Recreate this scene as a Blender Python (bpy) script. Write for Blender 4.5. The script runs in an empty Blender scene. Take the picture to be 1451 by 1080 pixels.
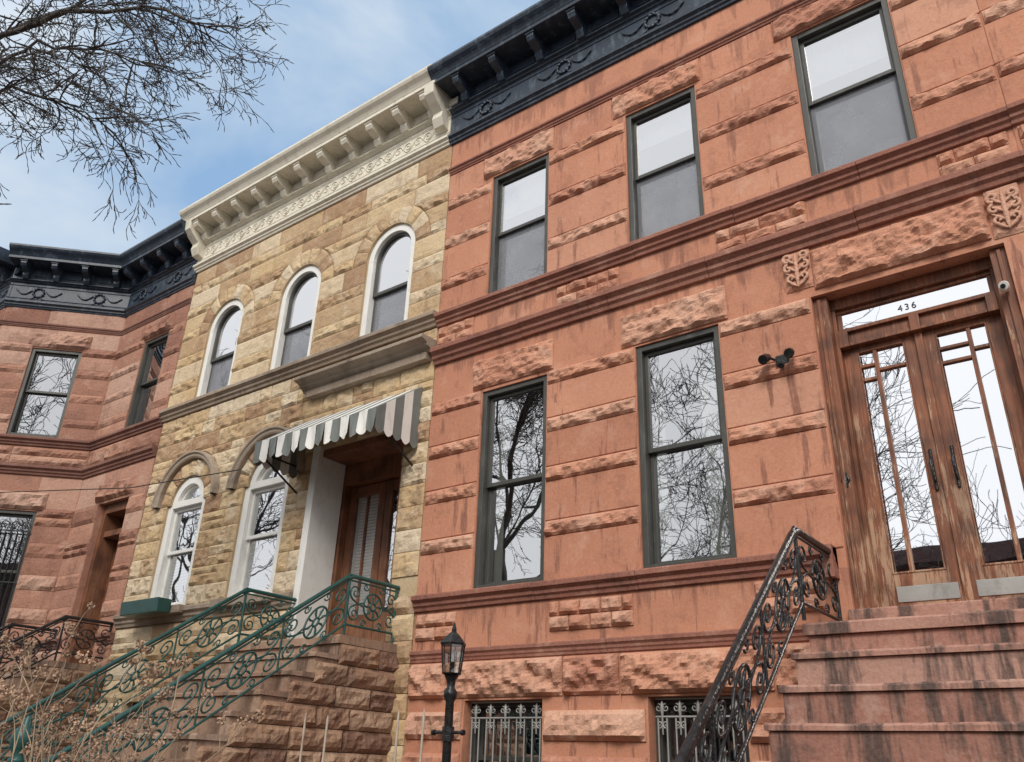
import bpy, math, random
from mathutils import Vector, Matrix, noise
random.seed(7)
sc=bpy.context.scene
COL=bpy.context.collection
# ---------------------------------------------------------------- camera
R_=(.802,-.229,-.5517);Y_=(.5964,.3585,.7182);U_=(.0334,-.905,.4241)
M=Matrix(((R_[0],-R_[1],-R_[2],0),(Y_[0],-Y_[1],-Y_[2],-6.8),(U_[0],-U_[1],-U_[2],1.6),(0,0,0,1)))
cd=bpy.data.cameras.new('camera');cam=bpy.data.objects.new('camera',cd);COL.objects.link(cam)
cd.sensor_width=36;cd.lens=36*1180/1451;cd.clip_end=1000
cam.rotation_mode='QUATERNION';cam.rotation_quaternion=M.to_3x3().to_quaternion();cam.location=(0,-6.8,1.6)
sc.camera=cam
# ---------------------------------------------------------------- materials
def newmat(name):
    m=bpy.data.materials.new(name);m.use_nodes=True
    nt=m.node_tree;b=nt.nodes['Principled BSDF']
    return m,nt,b
def N(nt,t,**k):
    n=nt.nodes.new(t)
    for a,b in k.items(): setattr(n,a,b)
    return n
def noise_n(nt,co,scale,detail=3,rough=.6,sc3=None):
    n=N(nt,'ShaderNodeTexNoise');n.inputs['Scale'].default_value=scale;n.inputs['Detail'].default_value=detail;n.inputs['Roughness'].default_value=rough
    if sc3:
        mp=N(nt,'ShaderNodeMapping');mp.inputs['Scale'].default_value=sc3;nt.links.new(co,mp.inputs['Vector']);co=mp.outputs[0]
    nt.links.new(co,n.inputs['Vector']);return n.outputs['Fac']
def ramp(nt,f,a,b):
    n=N(nt,'ShaderNodeMapRange');n.inputs['From Min'].default_value=a;n.inputs['From Max'].default_value=b;n.clamp=True
    nt.links.new(f,n.inputs['Value']);return n.outputs[0]
def mix(nt,f,a,b,mode='MIX'):
    n=N(nt,'ShaderNodeMix',data_type='RGBA',blend_type=mode)
    if isinstance(f,(int,float)): n.inputs[0].default_value=f
    else: nt.links.new(f,n.inputs[0])
    for s,i in ((a,6),(b,7)):
        if isinstance(s,tuple): n.inputs[i].default_value=(*s,1)
        else: nt.links.new(s,n.inputs[i])
    return n.outputs[2]
def mul(nt,a,k):
    n=N(nt,'ShaderNodeMath',operation='MULTIPLY');nt.links.new(a,n.inputs[0])
    if isinstance(k,(int,float)): n.inputs[1].default_value=k
    else: nt.links.new(k,n.inputs[1])
    return n.outputs[0]
def stone(name,c1,c2,c3,stain,light,bump=.35,stainamt=.6,var=.8,rough=.88,bscale=14,lightamt=.45,streak=0.,lo=.52,drips=(),speck=.2):
    m,nt,b=newmat(name);tc=N(nt,'ShaderNodeTexCoord');co=tc.outputs['Object']
    big=noise_n(nt,co,.8,3,.6)
    c=mix(nt,ramp(nt,big,.35,.65),c1,c2)
    at=N(nt,'ShaderNodeAttribute',attribute_name='rnd')
    c=mix(nt,mul(nt,ramp(nt,at.outputs['Fac'],.45,1.),var),c,c3)
    c=mix(nt,mul(nt,ramp(nt,at.outputs['Fac'],.35,0.),var*.7),c,light)
    st=noise_n(nt,co,1,4,.72,(6,6,.8))
    s=ramp(nt,st,.53,.68);s2=ramp(nt,big,.40,.60)
    c=mix(nt,mul(nt,mul(nt,s,s2),stainamt),c,stain)
    b1=noise_n(nt,co,2.2,4.5,.70)
    c=mix(nt,mul(nt,ramp(nt,b1,.555,.63),stainamt*.5),c,stain)
    c=mix(nt,mul(nt,ramp(nt,b1,.46,.34),lightamt),c,light)
    if streak: c=mix(nt,mul(nt,ramp(nt,st,lo,lo+.12),streak),c,stain)
    if drips:
        sz=N(nt,'ShaderNodeSeparateXYZ');nt.links.new(co,sz.inputs[0])
        for z0,z1 in drips:
            near=ramp(nt,sz.outputs['Z'],z0,z1)
            ab=N(nt,'ShaderNodeMath',operation='LESS_THAN');nt.links.new(sz.outputs['Z'],ab.inputs[0]);ab.inputs[1].default_value=z1+.01
            a=N(nt,'ShaderNodeMath',operation='MULTIPLY_ADD');nt.links.new(near,a.inputs[0]);a.inputs[1].default_value=.15;nt.links.new(st,a.inputs[2])
            c=mix(nt,mul(nt,mul(nt,ramp(nt,a.outputs[0],.58,.66),ab.outputs[0]),.6),c,stain)
    g=noise_n(nt,co,45,1,.6);c=mix(nt,ramp(nt,g,.2,.8),mix(nt,speck,c,(0,0,0)),mix(nt,.04,c,(1,1,1)))
    nt.links.new(c,b.inputs['Base Color']);b.inputs['Roughness'].default_value=rough
    b.inputs['Specular IOR Level'].default_value=.25
    bp=N(nt,'ShaderNodeBump');bp.inputs['Strength'].default_value=bump;bp.inputs['Distance'].default_value=.03
    nt.links.new(noise_n(nt,co,bscale,3.5,.74),bp.inputs['Height']);nt.links.new(bp.outputs[0],b.inputs['Normal'])
    return m
def paint(name,col,rough=.5,var=.25,metal=0,bump=.1,dirt=(.05,.045,.04),dirtamt=.3,spec=.5):
    m,nt,b=newmat(name);tc=N(nt,'ShaderNodeTexCoord');co=tc.outputs['Object']
    d=tuple(x*(1-var) for x in col)
    c=mix(nt,ramp(nt,noise_n(nt,co,2.5,2,.6),.3,.7),col,d)
    c=mix(nt,mul(nt,ramp(nt,noise_n(nt,co,6,4,.75,(1.5,1.5,.6)),.52,.7),dirtamt),c,dirt)
    nt.links.new(c,b.inputs['Base Color']);b.inputs['Roughness'].default_value=rough;b.inputs['Metallic'].default_value=metal
    b.inputs['Specular IOR Level'].default_value=spec
    bp=N(nt,'ShaderNodeBump');bp.inputs['Strength'].default_value=bump;bp.inputs['Distance'].default_value=.01
    nt.links.new(noise_n(nt,co,40,1,.7),bp.inputs['Height']);nt.links.new(bp.outputs[0],b.inputs['Normal'])
    return m
def woodm(name,c1,c2,worn,wa=.7):
    m,nt,b=newmat(name);tc=N(nt,'ShaderNodeTexCoord');co=tc.outputs['Object']
    g=noise_n(nt,co,1,4,.65,(45,45,2.2));c=mix(nt,ramp(nt,g,.35,.65),c1,c2)
    s=noise_n(nt,co,1,5,.78,(20,20,2.0));sz=N(nt,'ShaderNodeSeparateXYZ');nt.links.new(co,sz.inputs[0])
    lowz=ramp(nt,sz.outputs['Z'],4.6,2.9)
    a=N(nt,'ShaderNodeMath',operation='MULTIPLY_ADD');nt.links.new(lowz,a.inputs[0]);a.inputs[1].default_value=.11;nt.links.new(s,a.inputs[2])
    c=mix(nt,mul(nt,ramp(nt,a.outputs[0],.58,.64),wa),c,worn)
    c=mix(nt,ramp(nt,noise_n(nt,co,4,2,.5),.42,.7),c,mix(nt,.6,c,(.04,.012,.006)))
    nt.links.new(c,b.inputs['Base Color']);b.inputs['Roughness'].default_value=.6
    bp=N(nt,'ShaderNodeBump');bp.inputs['Strength'].default_value=.45;bp.inputs['Distance'].default_value=.01
    nt.links.new(g,bp.inputs['Height']);nt.links.new(bp.outputs[0],b.inputs['Normal']);return m
def glassm(name,refl,tint,wav=.02):
    m,nt,b=newmat(name);nt.nodes.remove(b);out=nt.nodes['Material Output']
    tc=N(nt,'ShaderNodeTexCoord')
    g=N(nt,'ShaderNodeBsdfGlossy');g.inputs['Roughness'].default_value=.01;g.inputs['Color'].default_value=(.97,.98,1,1)
    t=N(nt,'ShaderNodeBsdfTransparent');t.inputs['Color'].default_value=(*tint,1)
    bp=N(nt,'ShaderNodeBump');bp.inputs['Strength'].default_value=wav;bp.inputs['Distance'].default_value=.1
    nt.links.new(noise_n(nt,tc.outputs['Object'],2.2,1,.4),bp.inputs['Height']);nt.links.new(bp.outputs[0],g.inputs['Normal'])
    lw=N(nt,'ShaderNodeLayerWeight');lw.inputs['Blend'].default_value=.3
    a=N(nt,'ShaderNodeMath',operation='MULTIPLY_ADD');nt.links.new(lw.outputs['Facing'],a.inputs[0]);a.inputs[1].default_value=.4;a.inputs[2].default_value=refl;a.use_clamp=True
    mx=N(nt,'ShaderNodeMixShader');nt.links.new(a.outputs[0],mx.inputs[0]);nt.links.new(t.outputs[0],mx.inputs[1]);nt.links.new(g.outputs[0],mx.inputs[2]);nt.links.new(mx.outputs[0],out.inputs['Surface'])
    return m
def meshm(name,col,op):
    m,nt,b=newmat(name);out=nt.nodes['Material Output'];tc=N(nt,'ShaderNodeTexCoord')
    b.inputs['Roughness'].default_value=.8;b.inputs['Base Color'].default_value=(*col,1)
    t=N(nt,'ShaderNodeBsdfTransparent');mx=N(nt,'ShaderNodeMixShader')
    n=noise_n(nt,tc.outputs['Object'],3,3,.6);a=N(nt,'ShaderNodeMath',operation='MULTIPLY_ADD');nt.links.new(n,a.inputs[0]);a.inputs[1].default_value=.4;a.inputs[2].default_value=op-.2
    nt.links.new(a.outputs[0],mx.inputs[0]);nt.links.new(t.outputs[0],mx.inputs[1]);nt.links.new(b.outputs[0],mx.inputs[2]);nt.links.new(mx.outputs[0],out.inputs['Surface']);return m
RS=stone('red_smooth',(.55,.245,.145),(.47,.20,.118),(.42,.175,.103),(.27,.11,.07),(.62,.36,.25),.16,.75,.7,lightamt=.4,drips=((6.3,6.66),(5.8,6.12),(8.65,9.07),(2.8,3.13),(9.25,9.62)),speck=.1)
RR=stone('red_rough',(.60,.29,.18),(.53,.24,.15),(.45,.19,.12),(.32,.135,.085),(.68,.43,.31),.6,.6,.8,bscale=20,speck=.2)
RT=stone('red_trim',(.31,.125,.083),(.26,.10,.068),(.21,.08,.053),(.12,.05,.036),(.46,.26,.185),.25,.8,.5,lightamt=.55,speck=.15)
TS=stone('tan_rough',(.66,.50,.30),(.57,.39,.20),(.38,.225,.125),(.30,.19,.12),(.72,.62,.47),.6,.65,1.,bscale=16)
TM=stone('tan_smooth',(.58,.45,.28),(.50,.36,.20),(.38,.24,.14),(.3,.2,.13),(.62,.54,.4),.3,.5,.8)
TT=stone('tan_trim',(.36,.28,.21),(.30,.23,.17),(.25,.18,.13),(.14,.105,.08),(.48,.41,.33),.3,.8,.5,speck=.15)
LS=stone('left_smooth',(.47,.235,.16),(.40,.19,.125),(.32,.14,.095),(.21,.095,.07),(.56,.36,.27),.25,.7,.9,speck=.12)
LR=stone('left_rough',(.50,.26,.175),(.42,.205,.135),(.30,.135,.09),(.21,.095,.07),(.58,.39,.30),.65,.7,1.,bscale=20)
LT=stone('left_trim',(.24,.11,.08),(.2,.09,.065),(.17,.07,.05),(.11,.045,.035),(.34,.2,.15),.3,.6,.5)
ST=stone('stoop_red',(.43,.215,.155),(.35,.165,.12),(.27,.125,.09),(.07,.045,.037),(.50,.34,.27),.3,.9,.6,streak=.85,lo=.49,lightamt=.6,speck=.15)
SB=stone('stoop_brown',(.37,.22,.135),(.28,.155,.09),(.18,.09,.058),(.09,.06,.045),(.46,.32,.22),.7,.8,1.)
SBT=stone('stoop_brown_steps',(.38,.25,.17),(.31,.19,.125),(.25,.14,.09),(.11,.075,.06),(.47,.35,.27),.3,.8,.6,streak=.6)
BLK=paint('cornice_navy',(.026,.040,.064),.42,.35,0,.15,(.12,.16,.20),.65)
CRM=paint('cornice_cream',(.75,.70,.58),.6,.12,0,.15,(.37,.31,.22),.5)
WHT=paint('white_paint',(.80,.79,.75),.5,.08,0,.05,(.45,.42,.36),.35)
FRM=paint('frame_dark',(.062,.062,.055),.45,.2,0,.05,(.14,.14,.12),.35)
IRN=paint('iron_black',(.018,.018,.02),.35,.3,.2,.6,(.09,.075,.065),.5)
GRN=paint('iron_green',(.02,.09,.08),.4,.3,.1,.3,(.08,.10,.09),.35)
GREY=paint('awning_grey',(.19,.205,.195),.7,.2)
STL=paint('steel',(.4,.4,.38),.5,.3,.3)
WD=woodm('door_wood',(.29,.10,.042),(.14,.05,.025),(.46,.31,.2))
WD2=woodm('door_brown',(.25,.10,.048),(.14,.055,.027),(.3,.16,.09),.5)
GL=glassm('window_glass',.46,(.75,.78,.78))
GD=glassm('door_glass',.80,(.5,.5,.5),.015)
GU=glassm('glass_upper',.50,(.6,.63,.66))
DARK=paint('interior_dark',(.03,.028,.026),.9,.3)
CUR=paint('curtain',(.66,.65,.61),.9,.1)
SCR=meshm('insect_screen',(.25,.26,.29),.55)
BARK=paint('bark',(.085,.072,.062),.9,.4,0,.6)
ROOF=paint('roof_tar',(.06,.06,.06),.9,.3)
DRY=paint('dried_flower',(.52,.34,.23),.9,.45)
STEM=paint('stem',(.46,.34,.23),.9,.3)
# ---------------------------------------------------------------- light, world
sd=bpy.data.lights.new('sun','SUN');sd.energy=2.6;sd.angle=math.radians(22);sd.color=(1,.945,.87)
so=bpy.data.objects.new('sun',sd);COL.objects.link(so)
az=Vector((.45,-1,0)).normalized();el=math.radians(40)
dirn=Vector((az.x*math.cos(el),az.y*math.cos(el),math.sin(el)));so.rotation_euler=dirn.to_track_quat('Z','Y').to_euler()
wd=bpy.data.worlds.new('World');sc.world=wd;wd.use_nodes=True;nt=wd.node_tree;bg=nt.nodes['Background']
sk=N(nt,'ShaderNodeTexSky',sky_type='NISHITA');sk.sun_disc=False;sk.sun_elevation=el;sk.sun_rotation=math.atan2(dirn.x,dirn.y)
tc=N(nt,'ShaderNodeTexCoord')
mp=N(nt,'ShaderNodeMapping');mp.inputs['Scale'].default_value=(1.6,1.6,3.4);mp.inputs['Rotation'].default_value=(.3,.25,0);nt.links.new(tc.outputs['Generated'],mp.inputs['Vector'])
nz=N(nt,'ShaderNodeTexNoise');nz.inputs['Scale'].default_value=1.7;nz.inputs['Detail'].default_value=5;nz.inputs['Roughness'].default_value=.52;nz.inputs['Distortion'].default_value=.4;nt.links.new(mp.outputs[0],nz.inputs['Vector'])
sx=N(nt,'ShaderNodeSeparateXYZ');nt.links.new(tc.outputs['Generated'],sx.inputs[0])
front=ramp(nt,sx.outputs['Y'],.25,-.35)
bias=N(nt,'ShaderNodeMath',operation='MULTIPLY_ADD');nt.links.new(front,bias.inputs[0]);bias.inputs[1].default_value=.35;nt.links.new(nz.outputs['Fac'],bias.inputs[2])
cl=ramp(nt,bias.outputs[0],.42,.68)
haze=mix(nt,.85,sk.outputs[0],(2.1,3.4,5.2))
ccol=mix(nt,front,(4.2,4.9,5.7),(7.8,7.9,8.1))
c=mix(nt,cl,haze,ccol);nt.links.new(c,bg.inputs['Color']);bg.inputs['Strength'].default_value=.15
sc.view_settings.view_transform='Standard';sc.view_settings.look='None';sc.view_settings.exposure=0
# ---------------------------------------------------------------- builders
class F:
    def __init__(s,O,U,Nn,dz=0): s.O=Vector(O);s.U=Vector(U).normalized();s.N=Vector(Nn).normalized();s.dz=dz
    def p(s,u,d,z): return s.O+s.U*u+s.N*d+Vector((0,0,z+s.dz))
MAIN=F((0,0,0),(1,0,0),(0,-1,0))
def empty(name,loc=(0,0,0)):
    e=bpy.data.objects.new(name,None);COL.objects.link(e);e.location=loc;return e
class MB:
    def __init__(s,f=MAIN): s.F=f;s.v=[];s.f=[];s.r=[];s.m=[]
    def add(s,ps,fs,r=.5,m=0,F_=None):
        b=len(s.v);FF=F_ or s.F
        s.v+= [FF.p(*p) for p in ps];s.r+=[r]*len(ps)
        s.f+=[tuple(b+i for i in f) for f in fs];s.m+=[m]*len(fs)
    def box(s,u0,u1,z0,z1,d0,d1,r=None,m=0):
        if r is None:r=random.random()
        s.add([(u0,d0,z0),(u1,d0,z0),(u1,d1,z0),(u0,d1,z0),(u0,d0,z1),(u1,d0,z1),(u1,d1,z1),(u0,d1,z1)],
          [(0,1,2,3),(7,6,5,4),(0,4,5,1),(1,5,6,2),(2,6,7,3),(3,7,4,0)],r,m)
    def prism(s,u0,u1,prof,r=.5,m=0):
        n=len(prof);ps=[(u0,d,z) for d,z in prof]+[(u1,d,z) for d,z in prof]
        s.add(ps,[tuple(range(n)),tuple(range(2*n-1,n-1,-1))]+[(i,n+i,n+(i+1)%n,(i+1)%n) for i in range(n)],r,m)
    def mould(s,u0,u1,z0,z1,pr,r=.5,m=0,d0=-.02,joints=True):
        h=z1-z0
        P=[(d0,z0),(.3*pr,z0),(.38*pr,z0+.2*h),(.6*pr,z0+.32*h),(.62*pr,z0+.5*h),(.85*pr,z0+.62*h),(pr,z0+.68*h),(pr,z0+.92*h),(.93*pr,z1),(d0,z1+.01)]
        u=u0
        while u<u1-.01:
            w=random.uniform(1.1,1.9) if joints else 99
            e=min(u+w,u1)
            if u1-e<.5:e=u1
            j=random.uniform(-.003,.003) if joints else 0
            s.prism(u,e-(.004 if e<u1 else 0),[(a+(j if a>0 else 0),b+j) for a,b in P],r+random.uniform(-.25,.25),m);u=e
    def wall(s,u0,u1,z0,z1,holes,d=0,rev=.25,m=0,r=.5):
        us=sorted({u0,u1,*[h[0] for h in holes],*[h[1] for h in holes]});zs=sorted({z0,z1,*[h[2] for h in holes],*[h[3] for h in holes]})
        us=[a for a in us if u0<=a<=u1];zs=[a for a in zs if z0<=a<=z1]
        for a,b in zip(us,us[1:]):
            for c,e in zip(zs,zs[1:]):
                if any(h[0]<(a+b)/2<h[1] and h[2]<(c+e)/2<h[3] for h in holes):continue
                s.add([(a,d,c),(b,d,c),(b,d,e),(a,d,e)],[(0,1,2,3)],r,m)
        for h in holes:
            a,b,c,e=h[:4];D=d-rev;arch=len(h)>4
            if not arch: s.add([(a,d,e),(b,d,e),(b,D,e),(a,D,e)],[(0,1,2,3)],r,m)
            top=e if not arch else h[4]
            s.add([(a,d,c),(a,d,top),(a,D,top),(a,D,c)],[(0,1,2,3)],r,m);s.add([(b,d,c),(b,D,c),(b,D,top),(b,d,top)],[(0,1,2,3)],r,m)
            s.add([(a,d,c),(a,D,c),(b,D,c),(b,d,c)],[(0,1,2,3)],r,m)
            if arch:
                zs_,R=h[4],h[5];cx=(a+b)/2;hw=(b-a)/2;ps=[];n=24
                for i in range(n+1):
                    t=math.pi*i/n;x,z=math.cos(t),math.sin(t)
                    k=min(hw/max(abs(x),1e-6),(e-zs_)/max(z,1e-6))
                    ps+=[(cx+R*x,d,zs_+R*z),(cx+k*x,d,zs_+k*z),(cx+R*x,D,zs_+R*z)]
                fs=[]
                for i in range(n): q=3*i;fs+=[(q,q+1,q+4,q+3),(q,q+3,q+5,q+2)]
                s.add(ps,fs,r,m)
                if hw-R>.005:
                    for g in (-1,1): s.add([(cx+g*R,d,zs_),(cx+g*hw,d,zs_),(cx+g*hw,D,zs_),(cx+g*R,D,zs_)],[(0,1,2,3)],r,m)
    def rough(s,ul,ur,z0,z1,dep=.04,amp=.03,res=.035,r=None,m=0,base=-.01,mp=None,jt=.004):
        if r is None:r=random.random()
        fl=ul if callable(ul) else (lambda z:ul);fr=ur if callable(ur) else (lambda z:ur)
        z0+=jt;z1-=jt;W=max(fr(z0)-fl(z0),fr(z1)-fl(z1));H=z1-z0
        if W<.02:return
        nu=max(3,int(W/res));nz=max(3,int(H/res));so=random.uniform(0,50)
        def fr_(n): return [0,0]+[i/n for i in range(1,n)]+[1,1]
        US=fr_(nu);ZS=fr_(nz);ps=[];tx=random.gauss(0,.25);tz=random.gauss(0,.25)
        for j,b in enumerate(ZS):
            z=z0+b*H;a0,a1=fl(z)+jt,fr(z)-jt
            if a1<a0:a0=a1=(a0+a1)/2
            for i,a in enumerate(US):
                u=a0+(a1-a0)*a
                if i in(0,len(US)-1) or j in (0,len(ZS)-1): d=base
                else:
                    ed=min(a*(a1-a0),(1-a)*(a1-a0),b*H,(1-b)*H)
                    e=min(1,ed/.045);e=e*(2-e)
                    q=Vector((u*1.0+so,z*1.2,so*.3))
                    n1=noise.noise(q*7);n2=noise.noise(q*17);n3=abs(noise.noise(q*4.2))
                    d=dep*(.3+.7*e)*(1+tx*(a-.5)+tz*(b-.5))+amp*e*(n1*.8+n2*.5+n3*.9)
                    u2=noise.noise(q*11+Vector((9,9,9)))*.008;
                    if 1<i<len(US)-2:u+=u2
                    d=max(d,.004)
                ps.append((u,d,z) if mp is None else mp(u,d,z))
        w=len(US);fs=[]
        for j in range(len(ZS)-1):
            for i in range(w-1):
                q=j*w+i;fs.append((q,q+1,q+w+1,q+w))
        s.add(ps,fs,r,m)
    def obj(s,name,mats,parent=None,bevel=0,smooth=False):
        me=bpy.data.meshes.new(name);me.from_pydata([tuple(v) for v in s.v],[],s.f)
        for m in (mats if isinstance(mats,(list,tuple)) else [mats]): me.materials.append(m)
        me.polygons.foreach_set('material_index',s.m)
        at=me.attributes.new('rnd','FLOAT','POINT');at.data.foreach_set('value',s.r)
        if smooth: me.polygons.foreach_set('use_smooth',[True]*len(me.polygons))
        me.update()
        o=bpy.data.objects.new(name,me);COL.objects.link(o)
        if bevel:
            b=o.modifiers.new('b','BEVEL');b.width=bevel;b.segments=2;b.limit_method='ANGLE';b.angle_limit=.9
        if parent:o.parent=parent
        return o
def curves(name,spl,mat,parent=None,res=2):
    c=bpy.data.curves.new(name,'CURVE');c.dimensions='3D';c.bevel_depth=1;c.bevel_resolution=res;c.use_fill_caps=True
    for pts in spl:
        s=c.splines.new('POLY');s.points.add(len(pts)-1)
        s.points.foreach_set('co',[a for p in pts for a in (p[0],p[1],p[2],1)])
        s.points.foreach_set('radius',[p[3] for p in pts])
    c.materials.append(mat)
    o=bpy.data.objects.new(name,c);COL.objects.link(o)
    if parent:o.parent=parent
    return o
def circ(fn,cx,cz,R,r,n=20,a0=0,a1=2*math.pi): return [(*fn(cx+R*math.cos(a0+(a1-a0)*i/n),cz+R*math.sin(a0+(a1-a0)*i/n)),r) for i in range(n+1)]
def spiral(fn,cx,cz,R,r,a0,turns,n=22,k=.85): 
    return [(*fn(cx+R*(1-k*i/n)*math.cos(a0+turns*6.283*i/n),cz+R*(1-k*i/n)*math.sin(a0+turns*6.283*i/n)),r*(1-.3*i/n)) for i in range(n+1)]
def sash(P,f,u0,u1,z0,z1,rec=.10,mat=FRM,fw=.06,sw=.05,zm=None,glass=GL,glass_low=None,shade=None,curtain=None,screen=False):
    zm=zm or (z0+z1)/2
    b=MB(f)
    b.box(u0,u0+fw,z0,z1,-rec-.1,-rec+.08);b.box(u1-fw,u1,z0,z1,-rec-.1,-rec+.08)
    b.box(u0+fw,u1-fw,z1-fw,z1,-rec-.1,-rec+.078);b.box(u0+fw,u1-fw,z0,z0+fw*.8,-rec-.1,-rec+.082)
    a,c,e,g=u0+fw,u1-fw,z0+fw*.8,z1-fw
    for (za,zb,d) in ((zm,g,-rec+.02),(e,zm+sw*.9,-rec-.025)):
        b.box(a,a+sw*.8,za,zb,d-.035,d);b.box(c-sw*.8,c,za,zb,d-.036,d)
        b.box(a+sw*.8,c-sw*.8,za,za+sw*.9,d-.035,d+.002);b.box(a+sw*.8,c-sw*.8,zb-sw*.9,zb,d-.035,d+.002)
    b.obj('window_frame',mat,P,.004)
    g1=MB(f);d=-rec-.0
    g1.add([(a,d,zm),(c,d,zm),(c,d,g),(a,d,g)],[(0,1,2,3)]);g1.obj('upper_glass',glass,P)
    g2=MB(f);d=-rec-.045
    g2.add([(a,d,e),(c,d,e),(c,d,zm+.03),(a,d,zm+.03)],[(0,1,2,3)]);g2.obj('lower_glass',glass_low or glass,P)
    if screen:
        s=MB(f);d=-rec-.018;s.add([(a,d,e),(c,d,e),(c,d,zm),(a,d,zm)],[(0,1,2,3)]);s.obj('insect_screen',SCR,P)
    if shade:
        s=MB(f);d=-rec-.11;s.add([(a,d,g-shade*(g-e)),(c,d,g-shade*(g-e)),(c,d,g),(a,d,g)],[(0,1,2,3)]);s.obj('roller_shade',CUR,P)
    if curtain:
        s=MB(f)
        for (ua,ub) in curtain:
            n=26;ps=[];A=a+(c-a)*ua;B=a+(c-a)*ub
            for i in range(n+1):
                u=A+(B-A)*i/n;dd=-rec-.2+.025*math.sin(i*1.9)+.01*math.sin(i*.7)
                ps+=[(u,dd,e-.05),(u,dd,g)]
            s.add(ps,[(2*i,2*i+2,2*i+3,2*i+1) for i in range(n)])
        s.obj('curtain',CUR,P,smooth=True)
def cornice(P,f,u0,u1,mat,zb=9.62,sp=.52,orn='wreath',ends=(0,0),bw=.055):
    b=MB(f);z=zb
    b.mould(u0,u1,z,z+.14,.10,joints=False)
    b.box(u0,u1,z+.141,z+.52,-.02,.045,.5)
    b.mould(u0,u1,z+.521,z+.60,.12,joints=False)
    b.box(u0,u1,z+.611,z+.86,-.02,.06,.5)
    b.box(u0-.03*ends[0],u1+.03*ends[1],z+.861,z+.92,-.02,.43,.5)
    b.prism(u0-.1*ends[0],u1+.1*ends[1],[(-.02,z+.921),(.43,z+.921),(.45,z+.96),(.47,z+.99),(.52,z+1.04),(.54,z+1.08),(.54,z+1.12),(-.02,z+1.14)])
    n=max(2,int(round((u1-u0)/sp)));w=bw
    for i in range(n):
        u=u0+(i+.5)*(u1-u0)/n
        b.prism(u-w,u+w,[(.05,z+.56),(.15,z+.58),(.19,z+.64),(.19,z+.69),(.28,z+.715),(.36,z+.74),(.39,z+.79),(.39,z+.858),(.05,z+.858)])
        b.box(u-w-.015,u+w+.015,z+.83,z+.8605,.05,.405)
        b.box(u+w+.08,u+(u1-u0)/n-w-.08,z+.68,z+.80,.05,.075)
    b.obj('cornice',mat,P,.006)
    spl=[]
    fn=lambda d0:(lambda a,c:tuple(f.p(a,d0,c)))
    if orn=='wreath':
        m=max(1,int(round((u1-u0)/1.3)));st=(u1-u0)/m
        for i in range(m):
            u=u0+(i+.5)*st;zc=z+.33;g=fn(.06)
            spl.append([(*g(u+.095*math.cos(t),zc+.095*math.sin(t)),.019+.009*math.sin(t*11)) for t in [k*6.2832/44 for k in range(45)]])
            for s in (-1,1):
                spl.append([(*g(u+s*(.12+.3*t),zc+.05-.10*math.sin(t*3.14)),.007+.006*abs(math.sin(t*12))) for t in [k/14 for k in range(15)]])
                spl.append([(*g(u+s*(.05+.07*t),zc-.10-.05*t+.012*math.sin(t*9)),.009) for t in [k/6 for k in range(7)]])
        spl.append([(*fn(.048)(u0,z+.19),.010),(*fn(.048)(u1,z+.19),.010)]);spl.append([(*fn(.048)(u0,z+.47),.010),(*fn(.048)(u1,z+.47),.010)])
    else:
        u=u0+.1;k=0
        while u<u1-.1:
            g=fn(.05);s=1 if k%2 else -1
            spl.append(spiral(g,u,z+.34,.085,.009,0 if s>0 else math.pi,1.4*s,20))
            spl.append([(*g(u-.1+.2*t,z+.34+s*.09*math.sin(t*3.14)),.008) for t in [q/8 for q in range(9)]])
            u+=.2;k+=1
        for zz in (.19,.22,.46,.49): spl.append([(*fn(.046)(u0,z+zz),.008),(*fn(.046)(u1,z+zz),.008)])
    curves('cornice_ornament',spl,mat,P,1)
# ================================================================ RED HOUSE
RH=empty('brownstone_row_house')
W=[(-5.65,-4.74,3.30,5.58),(-3.64,-2.73,3.30,5.60)]
U=[(-5.66,-4.77,6.83,8.70),(-3.67,-2.78,6.83,8.71),(-1.67,-.71,6.83,8.76)]
D=(-1.83,-.27,2.81,5.60);BW=[(-5.67,-4.73,1.15,2.22),(-3.63,-2.76,1.15,2.22)]
w=MB();w.wall(-6.43,0,0,9.64,W+U+[D]+BW,rev=.22);w.obj('facade_wall',RS,RH)
t=MB()
t.mould(-6.43,0,6.12,6.33,.13);t.mould(-6.43,0,6.66,6.826,.11)
t.mould(-6.43,-1.9,3.13,3.296,.10);t.mould(-6.43,0,9.07,9.17,.06)
t.box(-1.99,-1.9,3.05,3.31,-.02,.13,.5)
t.mould(-6.43,-1.96,2.60,2.72,.05)
t.obj('string_courses',RT,RH,.004)
s=MB()
def courses(s,segs,zz,d=.012):
    for a,b in segs:
        for z0,z1 in zz: s.box(a,b,z0,z1,-.02,d+random.uniform(-.002,.002))
lz=[5.52,4.96,4.41,3.83];hb=.085
lsm=[(3.30,3.83-hb)]+[(lz[i+1]+hb,lz[i]-hb) for i in (2,1,0)]
courses(s,[(-6.43,-5.66),(-4.73,-3.65),(-2.72,-1.84)],lsm)
uz=[8.55,7.92,7.28]
usm=[(6.83,7.28-hb),(7.28+hb,7.92-hb),(7.92+hb,8.55-hb),(8.55+hb,9.06)]
courses(s,[(-6.43,-5.82),(-4.68,-3.85),(-2.68,-1.86),(-.55,0)],usm[3:])
courses(s,[(-6.43,-5.67),(-4.76,-3.68),(-2.77,-1.68),(-.70,0)],usm[:3])
s.obj('smooth_ashlar',RS,RH,.008)
r=MB()
def band(r,a,b,zc,h=.16,dep=.036,amp=.045,res=.024):
    n=max(1,round((b-a)/1.6));
    for i in range(n): r.rough(a+(b-a)*i/n,a+(b-a)*(i+1)/n,zc-h/2,zc+h/2,dep,amp,res)
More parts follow.
